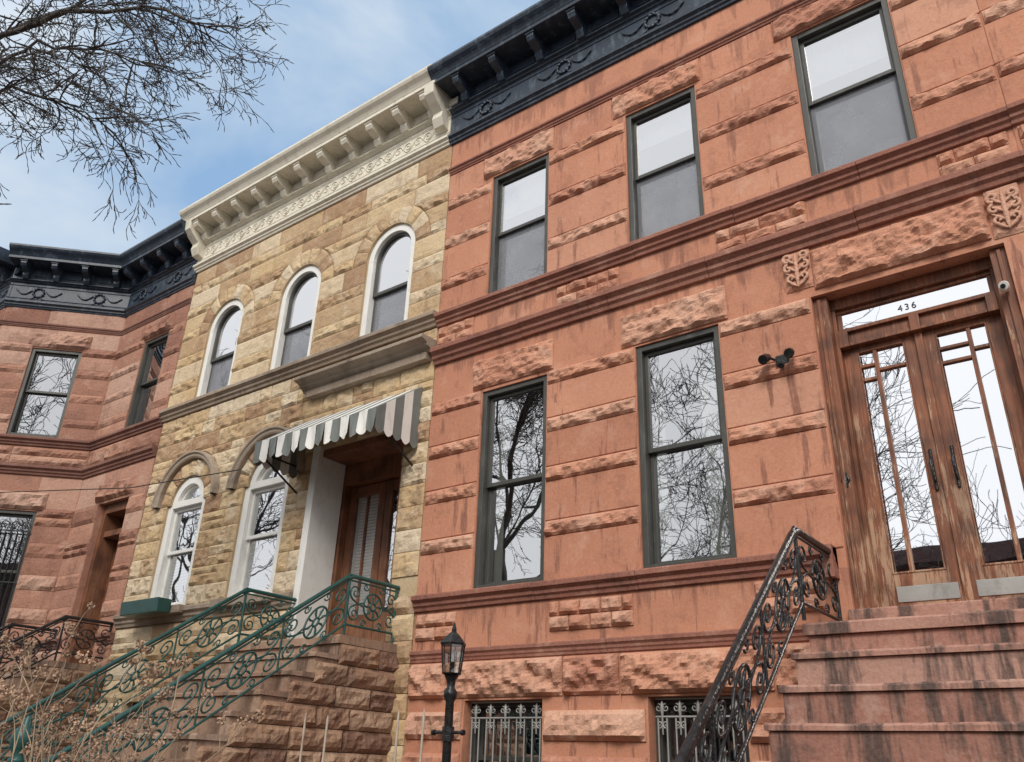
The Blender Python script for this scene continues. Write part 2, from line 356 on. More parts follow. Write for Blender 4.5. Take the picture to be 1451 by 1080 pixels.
for z in lz:
    for a,b in [(-6.42,-5.66),(-4.73,-3.65),(-2.72,-1.84)]: band(r,a,b,z)
for z in uz:
    for a,b in [(-6.42,-5.67),(-4.76,-3.68),(-2.77,-1.68),(-.70,-.01)]: band(r,a,b,z)
for a,b in [(-5.79,-4.65),(-3.80,-2.62)]: r.rough(a,b,5.62,6.0,.045,.05,.026)
for a,b,z in [(-5.81,-4.69,8.72),(-3.84,-2.70,8.73),(-1.85,-.56,8.77)]: r.rough(a,b,z,9.06,.04,.045,.026)
r.rough(-1.78,-.34,5.66,6.08,.06,.055,.026)
def grid(r,a,b,z0,z1,nc):
    for j in range(2):
        off=0 if j==0 else .5
        xs=[a]+[a+(b-a)*(i+off)/nc for i in range(1 if off==0 else 0,nc)]+[b]
        xs=sorted(set(round(x,4) for x in xs))
        for x0,x1 in zip(xs,xs[1:]): r.rough(x0,x1,z0+(z1-z0)*j/2,z0+(z1-z0)*(j+1)/2,.045,.035,.024)
for a,b,n in [(-6.40,-5.84,2),(-4.62,-3.80,3),(-2.68,-1.76,3),(-.60,-.05,2)]: grid(r,a,b,6.36,6.64,n)
for a,b,n in [(-6.40,-5.84,2),(-4.66,-3.74,4),(-2.6,-2.02,2)]: grid(r,a,b,2.82,3.10,n)
for a,b in [(-6.42,-5.92),(-5.91,-4.5),(-4.49,-3.9),(-3.89,-2.5),(-2.49,-1.98)]: r.rough(a,b,2.24,2.59,.06,.065,.028)
for z0,z1 in [(1.86,2.12),(1.44,1.74),(1.0,1.32),(.3,.7)]:
    for a,b in [(-6.42,-5.69),(-4.71,-3.65),(-2.74,-1.98)]: r.rough(a,b,z0,z1,.06,.05,.04)
r.obj('rock_faced_bands',RR,RH)
sash(RH,MAIN,*W[0],zm=4.43,curtain=[(.0,.10)]);sash(RH,MAIN,*W[1],zm=4.45,curtain=[(0,.10),(.62,1)])
for i,q in enumerate(U): sash(RH,MAIN,*q,zm=7.78 if i<2 else 7.82,glass=GU,glass_low=GL,screen=True,shade=.3 if i!=1 else .2)
for q in BW:
    sash(RH,MAIN,*q,rec=.2)
    g=lambda a,c:tuple(MAIN.p(a,-.06,c));sp=[]
    a,b,c,e=q;n=9
    for i in range(n+1):
        u=a+.06+(b-a-.12)*i/n;sp.append([(*g(u,c),.008),(*g(u,e-.17),.008)])
        if i<n:
            um=u+(b-a-.12)/n/2
            if i%2==0:
                for k in(-1,1):
                    sp.append(spiral(g,um+k*.035,e-.09,.035,.007,math.pi/2,1.3*k,16));sp.append(spiral(g,um+k*.03,e-.22,.03,.007,-math.pi/2,-1.3*k,16))
                sp.append([(*g(um,e-.03),.004),(*g(um,e-.05),.014),(*g(um,e-.1),.02),(*g(um,e-.14),.012),(*g(um,e-.3),.006)])
    for zz in (e-.16,e-.015,c+.1): sp.append([(*g(a+.04,zz),.01),(*g(b-.04,zz),.01)])
    curves('iron_window_grille',sp,STL,RH,1)
sp=[]
for cx in (-1.91,-.20):
    zl=5.70 if cx<-1 else 5.64;zm_=(zl+6.12)/2
    bb=MB();bb.rough(cx-.13,cx+.13,zl,6.12,.03,.012,.03);bb.obj('carved_block',RR,RH)
    g=lambda a,c:tuple(MAIN.p(a,.045,c))
    for k in (-1,1):
        for (dx,dz,R,rr,a0,tn) in ((.07,.13,.05,.02,-1.57,1.2),(.075,.02,.045,.018,1.57,-1.1),(.06,-.09,.04,.016,-1.57,1.)):
            sp.append(spiral(g,cx+k*dx,zm_+dz,R,rr,a0,tn*k,16))
        for q in range(4): sp.append([(*g(cx+k*.01,zm_-.18+q*.08),.008),(*g(cx+k*.05,zm_-.15+q*.08),.017),(*g(cx+k*.10,zm_-.10+q*.08),.006)])
    sp.append([(*g(cx,zm_-.19),.008),(*g(cx,zm_-.08),.022),(*g(cx,zm_+.06),.018),(*g(cx,zm_+.17),.01)])
curves('carved_leaves',sp,RR,RH,2)
d=MB()
x0,x1=-1.83,-.27
d.box(x0,x0+.12,2.81,5.6,-.34,-.05);d.box(x1-.12,x1,2.81,5.6,-.34,-.05);d.box(x0+.12,x1-.12,5.49,5.6,-.34,-.15)
d.box(x0+.04,x0+.07,2.81,5.57,-.05,-.03);d.box(x1-.07,x1-.04,2.81,5.57,-.05,-.03)
d.box(x0+.12,x0+.15,2.81,5.49,-.3,-.16);d.box(x1-.15,x1-.12,2.81,5.49,-.3,-.16)
d.box(x0+.15,x1-.15,5.13,5.27,-.3,-.20);d.box(x0+.15,x1-.15,5.25,5.285,-.3,-.165);d.box(x0+.15,x1-.15,5.11,5.14,-.3,-.17)
for u in (x0+.15,-1.09,x1-.23): d.box(u,u+.08,5.10,5.26,-.3,-.15)
d.box(x0+.15,x1-.15,5.455,5.49,-.3,-.19);d.box(x0+.15,x0+.19,5.285,5.455,-.3,-.2);d.box(x1-.19,x1-.15,5.285,5.455,-.3,-.2)
cm=-1.05
def leaf(a,b,flip):
    D0,D1=-.29,-.235
    d.box(a,a+.12,2.83,5.12,D0,D1);d.box(b-.12,b,2.83,5.12,D0,D1)
    d.box(a+.12,b-.12,5.05,5.12,D0,D1-.001);d.box(a+.12,b-.12,2.83,3.10,D0,D1-.001)
    A,B=a+.12,b-.12;m=A+.14 if not flip else B-.14
    d.box(m-.016,m+.016,3.1,5.05,D0+.01,D1-.005)
    for z in (4.79,4.92): d.box(A,m-.016,z-.014,z+.014,D0+.01,D1-.008)
    d.box(m+.016,B,4.86-.014,4.86+.014,D0+.01,D1-.008)
    d.box(A,A+.014,3.1,5.05,D1-.002,D1+.008);d.box(B-.014,B,3.1,5.05,D1-.002,D1+.008);d.box(A+.014,B-.014,3.1,3.115,D1-.002,D1+.007)
leaf(x0+.15,cm-.003,False);leaf(cm+.003,x1-.15,True)
d.box(cm-.03,cm+.03,2.83,5.12,-.234,-.205)
d.obj('door_woodwork',WD,RH,.006)
g=MB();g.add([(x0+.13,-.27,3.05),(x1-.13,-.27,3.05),(x1-.13,-.27,5.1),(x0+.13,-.27,5.1)],[(0,1,2,3)]);g.add([(x0+.17,-.215,5.28),(x1-.17,-.215,5.28),(x1-.17,-.215,5.46),(x0+.17,-.215,5.46)],[(0,1,2,3)]);g.obj('door_glass',GD,RH)
k=MB();k.box(x0+.28,cm-.06,2.88,3.0,-.234,-.228);k.box(cm+.06,x1-.28,2.88,3.0,-.234,-.228);k.obj('kick_plates',STL,RH,.003)
sp=[]
for u in (cm-.08,cm+.08):
    sp.append([(*MAIN.p(u,-.2,3.99),.009),(*MAIN.p(u,-.17,3.98),.009),(*MAIN.p(u,-.16,3.9),.011),(*MAIN.p(u,-.17,3.8),.009),(*MAIN.p(u,-.21,3.78),.009)])
    sp.append([(*MAIN.p(u,-.226,4.06),.013),(*MAIN.p(u,-.226,3.72),.013)])
sp.append(circ(lambda a,c:tuple(MAIN.p(a,-.045,c)),-1.765,3.86,.028,.009,12));sp.append([(*MAIN.p(-1.765,-.046,3.92),.016),(*MAIN.p(-1.765,-.046,3.8),.016)])
curves('door_handles_and_bell',sp,IRN,RH,3)
tx=bpy.data.curves.new('house_number','FONT');tx.body='436';tx.size=.085;tx.extrude=.002;tx.space_character=1.3;tx.materials.append(IRN)
to=bpy.data.objects.new('house_number',tx);COL.objects.link(to);to.rotation_euler=(math.pi/2,0,0);to.location=(-1.17,.212,5.34);to.parent=RH
b=MB();b.add([(-6.43,-.9,0),(0,-.9,0),(0,-.9,10.3),(-6.43,-.9,10.3)],[(0,1,2,3)]);b.obj('interior_wall',DARK,RH)
b=MB();b.box(-6.42,-.01,9.6,10.72,-10,-.03);b.box(-6.42,-.01,0,9.59,-10,-1.0);b.obj('house_body',[RT],RH)
cornice(RH,MAIN,-6.46,-.0,BLK,sp=.62,ends=(1,0))
SL=empty('security_floodlight');b=MB();b.box(-2.20,-2.08,4.98,5.08,0.01,.05)
b.obj('backplate',IRN,SL,.01)
sp=[]
for u,du in((-2.2,-.05),(-2.08,.04)): sp.append([(u,-.05,5.04,.012),(u+du,-.10,5.06,.012)]);sp.append([(u+du,-.08,5.07,.03),(u+du*1.1,-.13,5.04,.042),(u+du*1.3,-.19,5.0,.045)])
sp.append([(-2.14,-.05,4.98,.02),(-2.14,-.09,4.95,.025)])
curves('lamp_heads',sp,IRN,SL,4)
SC=empty('security_camera');curves('camera_body',[[(-.34,-.0,5.19,.035),(-.34,-.05,5.19,.04),(-.34,-.09,5.17,.035)]],WHT,SC,5);curves('camera_lens',[[(-.345,-.088,5.168,.02),(-.345,-.1,5.16,.018)]],IRN,SC,4)
NH=empty('brownstone_row_house.001')
for o in list(RH.children):
    c=o.copy();COL.objects.link(c);c.parent=NH
NH.location=(6.43,-.006,0)
# ================================================================ TAN HOUSE
TH=empty('sandstone_row_house')
UA=[(cx-.47,cx+.47,6.88,8.20+.47,8.20,.47) for cx in (-11.31,-9.42,-7.48)]
LA=[(cx-.5,cx+.5,3.54,5.14+.5,5.14,.42) for cx in (-11.38,-9.47)]
TD=(-8.46,-6.85,2.80,5.4)
TBW=[(-11.9,-10.9,1.2,2.3),(-9.95,-9.0,1.2,2.3)]
w=MB();w.wall(-12.56,-6.43,0,9.7,UA+LA+[TD]+TBW,d=-.012,rev=.24);w.obj('facade_wall',TM,TH)
r=MB()
def ring(r,cx,zs,r0,r1,n,dep,amp,col=None):
    for i in range(n):
        a0=math.pi*i/n;a1=math.pi*(i+1)/n
        rm=(r0+r1)/2
        def mp(u,d,z,a0=a0): 
            a=u/rm;return (cx+z*math.cos(a),d,zs+z*math.sin(a))
        r.rough(a0*rm,a1*rm,r0,r1,dep,amp,.035,mp=mp,r=col if col is not None else random.random())
def tancourse(r,z0,z1,ops,dep,amp,wmin,wmax,u0=-12.55,u1=-6.44,res=.035,m=0):
    cuts=[]
    for o in ops:
        a,b,c,e=o[:4];zm=(z0+z1)/2
        if len(o)>4:
            if c<zm<o[4]: cuts.append((a,b,None))
            elif o[4]<zm<o[4]+o[6]: cx=(a+b)/2;cuts.append((cx,cx,(cx,o[4],o[6])))
        elif c<zm<e: cuts.append((a,b,None))
    cuts.sort(key=lambda q:q[0]);pos=u0;fl=None;segs=[]
    for a,b,c in cuts: segs.append((pos,a,fl,c));pos=b;fl=c
    segs.append((pos,u1,fl,None))
    for A,B,cl,cr in segs:
        def hw(c,z): 
            q=c[2]**2-(z-c[1])**2;return math.sqrt(q) if q>0 else 0
        A2=A+(hw(cl,z1) if cl else 0);B2=B-(hw(cr,z1) if cr else 0)
        xs=[A]
        pos=A2+random.uniform(wmin,wmax)
        while pos<B2-wmin*.7: xs.append(pos);pos+=random.uniform(wmin,wmax)
        xs.append(B)
        for p,q in zip(xs,xs[1:]):
            L=(lambda z,p=p:max(p,cl[0]+hw(cl,z))) if cl else p
            R=(lambda z,q=q:min(q,cr[0]-hw(cr,z))) if cr else q
            if z1-z0>.22 and not cl and not cr and random.random()<.22 and amp>.02:
                zc=z0+(z1-z0)*random.choice((.4,.5,.6))
                r.rough(L,R,z0,zc,dep,amp,res,m=m);r.rough(L,R,zc,z1,dep,amp,res,m=m)
            else: r.rough(L,R,z0,z1,dep*random.uniform(.5,1.4),amp*random.uniform(.5,1.2),res,m=m)
ops=[(*o,.76) for o in UA]+[(*o,.80) for o in LA]+[TD]+TBW
low=[0.0,.4,.8,1.2,1.5,1.8,2.05,2.3,2.6,2.84,3.12,3.32]
for a,b in zip(low,low[1:]): tancourse(r,a,b,ops,.04,.04,.4,1.0,res=.05)
mid=[3.54,3.82,4.08,4.36,4.62,4.88,5.14,5.40,5.60,5.82,5.95,6.22,6.45,6.68]
for i,(a,b) in enumerate(zip(mid,mid[1:])): tancourse(r,a,b,ops,.014,.036,.22,.8,res=.03)
upc=[6.88,7.18,7.36,7.68,7.86,8.20,8.37,8.66,8.84,9.14,9.32,9.62]
for i,(a,b) in enumerate(zip(upc,upc[1:])):
    if i%2==0: tancourse(r,a,b,ops,.010,.010,.5,1.2)
    else: tancourse(r,a,b,ops,.022,.036,.5,1.2,res=.03)
for o in UA: ring(r,(o[0]+o[1])/2,8.20,.475,.755,9,.016,.016)
for o in LA: ring(r,(o[0]+o[1])/2,5.14,.425,.68,9,.02,.03)
r.obj('rock_faced_ashlar',TS,TH)
t=MB()
for o in LA:
    cx=(o[0]+o[1])/2;n=28;P=[(-.01,.68),(.07,.685),(.085,.71),(.085,.74),(.11,.76),(.11,.79),(-.01,.80)]
    ps=[];fs=[];m=len(P)
    for i in range(n+1):
        a=math.pi*i/n
        for dd,rr in P: ps.append((cx+rr*math.cos(a),dd,5.14+rr*math.sin(a)))
    for i in range(n):
        for j in range(m-1): q=i*m+j;fs.append((q,q+1,q+m+1,q+m))
    t.add(ps,fs,.2)
t.mould(-12.56,-6.43,6.69,6.876,.13)
t.mould(-12.56,-8.5,3.34,3.53,.10)
for q in LA: t.box(q[0]-.1,q[1]+.1,3.44,3.545,-.02,.15,.3)
t.obj('sills_and_hood_mouldings',TT,TH,.004)
t=MB();t.mould(-8.85,-6.44,6.30,6.48,.28,joints=False);t.box(-8.75,-6.5,6.2,6.298,-.02,.12);t.obj('door_hood',TT,TH,.005)
def archframe(P,f,cx,hw,z0,zs,R,mat,rec,cas,glass,zm,lowscreen=True,tr=None):
    b=MB(f);d0,d1=-rec-.1,-rec+.09
    b.box(cx-hw,cx-hw+cas,z0,zs,d0,d1);b.box(cx+hw-cas,cx+hw,z0,zs,d0,d1);b.box(cx-hw+cas,cx+hw-cas,z0,z0+cas*.6,d0,d1-.003)
    def arc(r0,r1,da,db,n=24):
        ps=[];fs=[]
        for i in range(n+1):
            a=math.pi*i/n;c_,s_=math.cos(a),math.sin(a)
            ps+=[(cx+r0*c_,db,zs+r0*s_),(cx+r1*c_,db,zs+r1*s_),(cx+r0*c_,da,zs+r0*s_),(cx+r1*c_,da,zs+r1*s_)]
        for i in range(n): q=4*i;fs+=[(q,q+1,q+5,q+4),(q,q+4,q+6,q+2),(q+1,q+3,q+7,q+5)]
        b.add(ps,fs,.5)
    ri=R-cas
    arc(ri,R,d0,d1)
    if tr: b.box(cx-hw+cas,cx+hw-cas,tr-.07,tr+.03,d0,d1+.004)
    i0,i1=cx-hw+cas,cx+hw-cas
    b.obj('arched_window_casing',mat,P,.005)
    b=MB(f)
    arc(ri-.04,ri,d0,-rec+.03)
    top=tr-.07 if tr else zs
    for (za,zb,dd) in ((zm,top,-rec+.03),(z0+cas*.6,zm+.05,-rec-.01)):
        b.box(i0,i0+.04,za,zb,dd-.04,dd);b.box(i1-.04,i1,za,zb,dd-.04,dd);b.box(i0+.04,i1-.04,za,za+.05,dd-.04,dd+.003)
    if tr: b.box(i0+.04,i1-.04,top-.05,top,-rec-.01,-rec+.032)
    b.obj('window_sash',mat if tr else FRM,P,.004)
    g=MB(f);D=-rec;n=20
    pts=[(cx-ri,D,zs),]+[(cx+ri*math.cos(math.pi*(1-i/n)),D,zs+ri*math.sin(math.pi*(1-i/n))) for i in range(1,n)]+[(cx+ri,D,zs)]
    g.add(pts,[tuple(range(len(pts)))]);g.add([(i0,D,zm),(i1,D,zm),(i1,D,zs),(i0,D,zs)],[(0,1,2,3)])
    g.obj('upper_glass',glass,P)
    g=MB(f);D=-rec-.03;g.add([(i0,D,z0),(i1,D,z0),(i1,D,zm+.03),(i0,D,zm+.03)],[(0,1,2,3)]);g.obj('lower_glass',GL,P)
    if lowscreen:
        g=MB(f);D=-rec-.014
        g.add([(i0+.04,D,z0+.1),(i1-.04,D,z0+.1),(i1-.04,D,zm),(i0+.04,D,zm)],[(0,1,2,3)]);g.obj('window_screen',SCR,P)
for o in UA: archframe(TH,MAIN,(o[0]+o[1])/2,.47,6.88,8.20,.47,WHT,.12,.10,GU,7.62)
for o in LA: archframe(TH,MAIN,(o[0]+o[1])/2,.5,3.54,5.14,.42,WHT,.12,.12,GL,4.38,lowscreen=False,tr=5.16)
for cx in (-11.38,-9.47):
    b=MB()
    for k in range(17): z=3.6+k*.045;b.add([(cx-.38,-.19,z),(cx+.38,-.19,z),(cx+.38,-.165,z+.022),(cx-.38,-.165,z+.022)],[(0,1,2,3)])
    b.obj('slatted_blind',CUR,TH)
for q in TBW: sash(TH,MAIN,*q,rec=.2)
d=MB();a,b_=-8.46,-6.85
d.box(a,b_,5.02,5.4,-.62,-.45)
for (x0_,x1_) in ((-8.33,-7.66),(-7.65,-6.98)):
    d.box(x0_,x0_+.12,2.82,5.0,-.6,-.55);d.box(x1_-.12,x1_,2.82,5.0,-.6,-.55);d.box(x0_+.12,x1_-.12,4.86,5.0,-.6,-.551);d.box(x0_+.12,x1_-.12,2.82,3.3,-.6,-.551)
    d.box((x0_+x1_)/2-.015,(x0_+x1_)/2+.015,3.3,4.86,-.59,-.56)
d.box(a,a+.13,2.82,5.02,-.62,-.45);d.box(b_-.13,b_,2.82,5.02,-.62,-.45)
d.obj('door_woodwork',WD2,TH,.006)
g=MB();g.add([(-8.3,-.58,3.2),(-7,-.58,3.2),(-7,-.58,4.95),(-8.3,-.58,4.95)],[(0,1,2,3)]);g.obj('door_glass',GL,TH)
b=MB()
for k in range(36): z=3.3+k*.043;b.add([(-8.2,-.66,z),(-7.1,-.66,z),(-7.1,-.64,z+.02),(-8.2,-.64,z+.02)],[(0,1,2,3)])
b.obj('door_blind',CUR,TH)
d=MB();d.box(a-.03,a+.09,2.80,5.44,-.44,.05,);d.obj('white_door_casing',WHT,TH,.006)
d=MB();d.box(b_-.04,b_+.02,2.80,5.38,-.44,-.02);d.box(a+.1,b_-.04,5.3,5.395,-.44,-.02);d.obj('door_reveal',WD2,TH,.006)
d=MB();d.add([(a,-.2,2.8),(b_,-.2,2.8),(b_,-.7,2.8),(a,-.7,2.8)],[(0,1,2,3)]);d.obj('threshold',TT,TH)
b=MB();b.add([(-12.56,-.95,0),(-6.43,-.95,0),(-6.43,-.95,10.3),(-12.56,-.95,10.3)],[(0,1,2,3)]);b.obj('interior_wall',DARK,TH)
b=MB();b.box(-12.55,-6.44,9.7,10.70,-10,-.05);b.box(-12.55,-6.44,0,9.69,-10,-1.0);b.obj('house_body',[TT],TH)
cornice(TH,MAIN,-12.6,-6.48,CRM,zb=9.64,sp=.56,orn='scroll',ends=(1,0),bw=.065)
b=MB()
for u in (-12.5,-6.6): b.prism(u-.09,u+.09,[(.04,9.9),(.16,9.93),(.22,10.05),(.2,10.15),(.32,10.25),(.42,10.35),(.44,10.55),(.04,10.55)])
b.obj('end_consoles',CRM,TH,.01)
FB=empty('window_planter');b=MB();b.prism(-11.9,-10.95,[(.17,3.55),(.36,3.55),(.38,3.74),(.16,3.74)]);b.obj('planter_box',GRN,FB,.008)
FB.location=(0,0,-.12)
AW=empty('striped_awning');b=MB()
ua,ub=-8.80,-6.60;zt,zf,zb_=5.88,5.34,5.10;dp=.74;n=15
for i in range(n):
    x0_=ua+(ub-ua)*i/n;x1_=ua+(ub-ua)*(i+1)/n;m=i%2
    b.add([(x0_,.02,zt),(x1_,.02,zt),(x1_,dp,zf),(x0_,dp,zf)],[(0,1,2,3)],.5,m)
    k=6;ps=[]
    for j in range(k+1):
        u=x0_+(x1_-x0_)*j/k;ps+=[(u,dp+.004+.008*math.sin(i*1.3+j),zf),(u,dp+.02*math.sin(i*2+j*.8),zb_-.055*math.sin(math.pi*j/k)+.01*math.sin(i*4.1))]
    b.add(ps,[(2*j,2*j+1,2*j+3,2*j+2) for j in range(k)],.5,m)
ns=5
for side in (ua,ub):
    for i in range(ns):
        d0=.02+(dp-.02)*i/ns;d1=.02+(dp-.02)*(i+1)/ns;zt0=zt+(zf-zt)*(d0-.02)/(dp-.02);zt1=zt+(zf-zt)*(d1-.02)/(dp-.02)
        ps=[];k=5
        for j in range(k+1):
            dd=d0+(d1-d0)*j/k;ps+=[(side,dd,zt0+(zt1-zt0)*j/k),(side,dd,zb_-.055*math.sin(math.pi*j/k))]
        b.add(ps,[(2*j,2*j+1,2*j+3,2*j+2) for j in range(k)],.5,(i)%2)
b.obj('canvas',[GREY,WHT],AW)
fr=[[(ua+.05,-.02,5.2,.014),(ua+.05,-dp+.02,5.22,.014),(ub-.05,-dp+.02,5.22,.014),(ub-.05,-.02,5.2,.014)],[(ua+.05,-.02,4.85,.014),(ua+.05,-dp+.02,5.22,.014)],[(ub-.05,-.02,4.85,.014),(ub-.05,-dp+.02,5.22,.014)],[((ua+ub)/2,-.02,5.8,.012),((ua+ub)/2,-dp+.02,5.3,.012)]]
curves('awning_frame',fr,IRN,AW,2)
# ================================================================ LEFT HOUSE
LH=empty('brownstone_row_house.002')
cx0=-14.85
FA=F((cx0-1.56,-1.56,0),(1,1,0),(1,-1,0),.003)
FL3=F((cx0-1.56-2.2,-1.56,0),(1,0,0),(0,-1,0),0)
FL4=F((cx0-1.56-2.2-1.56,0,0),(1,-1,0),(-1,-1,0),.003)
LL=2.206
def leftpart(f,u0,u1,win,doors,ext=(0,0)):
    w=MB(f);w.wall(u0,u1,0,9.64,win+doors,rev=.22);w.obj('facade_wall',LS,LH)
    t=MB(f);a,b=u0-ext[0],u1+ext[1]
    t.mould(a,b,6.10,6.27,.11,joints=False);t.mould(a,b,6.64,6.80,.11,joints=False);t.mould(a,b,9.02,9.12,.05,joints=False)
    dd=[d for d in doors]
    if dd: t.mould(a,dd[0][0]-.1,3.13,3.28,.09,joints=False);t.mould(dd[0][1]+.1,b,3.13,3.28,.09,joints=False)
    else: t.mould(a,b,3.13,3.28,.09,joints=False)
    t.obj('string_courses',LT,LH,.004)
    r=MB(f)
    zz=[.3,.7,1.1,1.5,1.9,2.3,2.7,3.12]
    cs=[(p,q,1) for p,q in zip(zz,zz[1:])]+[(3.3,3.55,0),(3.55,3.8,1),(3.8,4.1,0),(4.1,4.35,1),(4.35,4.65,0),(4.65,4.9,1),(4.9,5.2,0),(5.2,5.5,1),(5.5,6.08,0),(6.3,6.62,1),(6.82,7.05,0),(7.05,7.22,1),(7.22,7.55,0),(7.55,7.72,1),(7.72,8.05,0),(8.05,8.22,1),(8.22,8.5,0),(8.5,8.67,1),(8.67,9.0,0),(9.13,9.6,0)]
    for z0,z1,k in cs:
        tancourse(r,z0,z1,win+doors,.035 if k else .012,.035 if k else .006,.7,1.5,u0+.01,u1-.01,res=.05 if k else .12)
    for q in win+doors: r.rough(q[0]-.12,q[1]+.12,q[3]+.02,q[3]+.33,.06,.05,.05)
    r.obj('rock_faced_courses',LR,LH)
    for q in win: sash(LH,f,*q,glass=GL)
    iw=MB(f);iw.add([(u0,-.8,0),(u1,-.8,0),(u1,-.8,9.6),(u0,-.8,9.6)],[(0,1,2,3)]);iw.obj('interior_wall',DARK,LH)
    cornice(LH,f,a,b,BLK,zb=9.42,sp=.55)
ldoor=(-14.05,-13.10,2.80,5.52)
leftpart(MAIN,cx0,-12.565,[(-13.86,-13.07,6.83,8.60)],[ldoor])
leftpart(FA,0,LL,[(.68,1.58,6.83,8.60),(.68,1.58,3.30,5.45)],[],(.06,-.0))
leftpart(FL3,0,2.2,[(.6,1.6,6.83,8.60),(.6,1.6,3.30,5.45)],[],(.03,.03))
leftpart(FL4,0,LL,[(.68,1.58,6.83,8.60),(.68,1.58,3.30,5.45)],[],(0,.06))
d=MB();d.box(-14.05,-13.95,2.8,5.52,-.5,-.1);d.box(-13.2,-13.10,2.8,5.52,-.5,-.1);d.box(-13.95,-13.2,5.35,5.52,-.5,-.1);d.box(-13.95,-13.2,4.95,5.05,-.5,-.15)
d.box(-13.95,-13.85,2.8,4.95,-.48,-.4);d.box(-13.3,-13.2,2.8,4.95,-.48,-.4);d.box(-13.85,-13.3,2.8,3.5,-.48,-.401);d.box(-13.85,-13.3,4.85,4.95,-.48,-.401)
d.obj('door_woodwork',WD2,LH,.006)
g=MB();g.add([(-13.95,-.44,3.4),(-13.2,-.44,3.4),(-13.2,-.44,5.4),(-13.95,-.44,5.4)],[(0,1,2,3)]);g.obj('door_glass',GL,LH)
gr=lambda a,c:tuple(FA.p(a,.03,c));sp=[]
for i in range(10): u=.70+.86*i/9;sp.append([(*gr(u,3.3),.01),(*gr(u,5.1),.01)])
for z in (3.4,4.2,5.08): sp.append([(*gr(.68,z),.012),(*gr(1.58,z),.012)])
for i in range(5): sp.append(spiral(gr,.79+.17*i,5.18,.075,.009,0,1.4))
curves('iron_window_grille',sp,IRN,LH,1)
b=MB();b.box(cx0-5.4,-12.57,9.0,10.45,-10,-1.0);b.box(cx0-5.4,-12.57,0,8.99,-10,-1.0);b.obj('house_body',[LT],LH)
b=MB();b.box(cx0-5.3,-12.57,9.62,10.5,-1.0,-.03);b.obj('roof_deck',ROOF,LH)
bm=MB();bm.add([(cx0-5.3,0,10.5),(cx0,0,10.5),(cx0-1.56,1.56,10.5),(cx0-3.76,1.56,10.5)],[(0,1,2,3)]);bm.obj('bay_roof',ROOF,LH)
# ================================================================ STOOPS
def stoop(name,x0,x1,z0,yl,ris,tread,n,mat,side=None,sidemat=None):
    E=empty(name);b=MB()
    def slabstep(za,zb,y0,y1):
        k=22;ps=[]
        for i in range(k+1):
            u=x0+(x1-x0)*i/k;w=noise.noise(Vector((u*2.3,zb*5,1)))*.012;w2=noise.noise(Vector((u*3.1,zb*5,7)))*.008
            ps+=[(u,y0,za),(u,y1+w,za+.004),(u,y1+w,zb-.018+w2),(u,y1-.018+w,zb+w2-.003),(u,y0,zb)]
        fs=[]
        for i in range(k):
            for j in range(4): q=5*i+j;fs.append((q,q+5,q+6,q+1))
        fs+=[(0,1,2,3,4),tuple(5*k+j for j in (4,3,2,1,0))]
        b.add(ps,fs,random.random())
    slabstep(z0-.09,z0,0.0,yl+.03);b.box(x0+.03,x1-.03,0,z0-.091,0.0,yl,.5)
    for k in range(1,n):
        y=yl+tread*(k-1);z=z0-ris*k
        slabstep(z-.05,z,y+.001,y+tread+.022);b.box(x0+.02,x1-.02,0.001,z-.051,y+.001,y+tread)
    b.obj('steps',mat,E)
    if side is not None:
        fs=F((side,0,0),(0,1,0),(1,0,0));r=MB(fs)
        for k in range(0,int(z0/ris)):
            z1=z0-.09-ris*k*1.0;z0_=z1-ris
            y=-(yl+tread*k)
            while y<-.02:
                w_=random.uniform(.35,.8);e=min(y+w_,-.005)
                if -.005-e<.2:e=-.005
                r.rough(y,e,max(0,z0_),z1,.03,.04,.035);y=e
        r.obj('side_masonry',sidemat,E)
    return E
stoop('stone_stoop',-2.0,.02,2.62,.70,.235,.30,11,ST)
b=MB();b.box(-1.86,-.24,2.622,2.808,-.3,.06);o=b.obj('door_sill',ST,bpy.data.objects['stone_stoop'],.012)
stoop('stone_stoop.001',-8.52,-6.62,2.80,.85,.20,.29,14,SBT,-6.63,SB)
stoop('stone_stoop.002',-14.47,-12.57,2.80,.85,.20,.29,14,SBT,-12.58,SB)
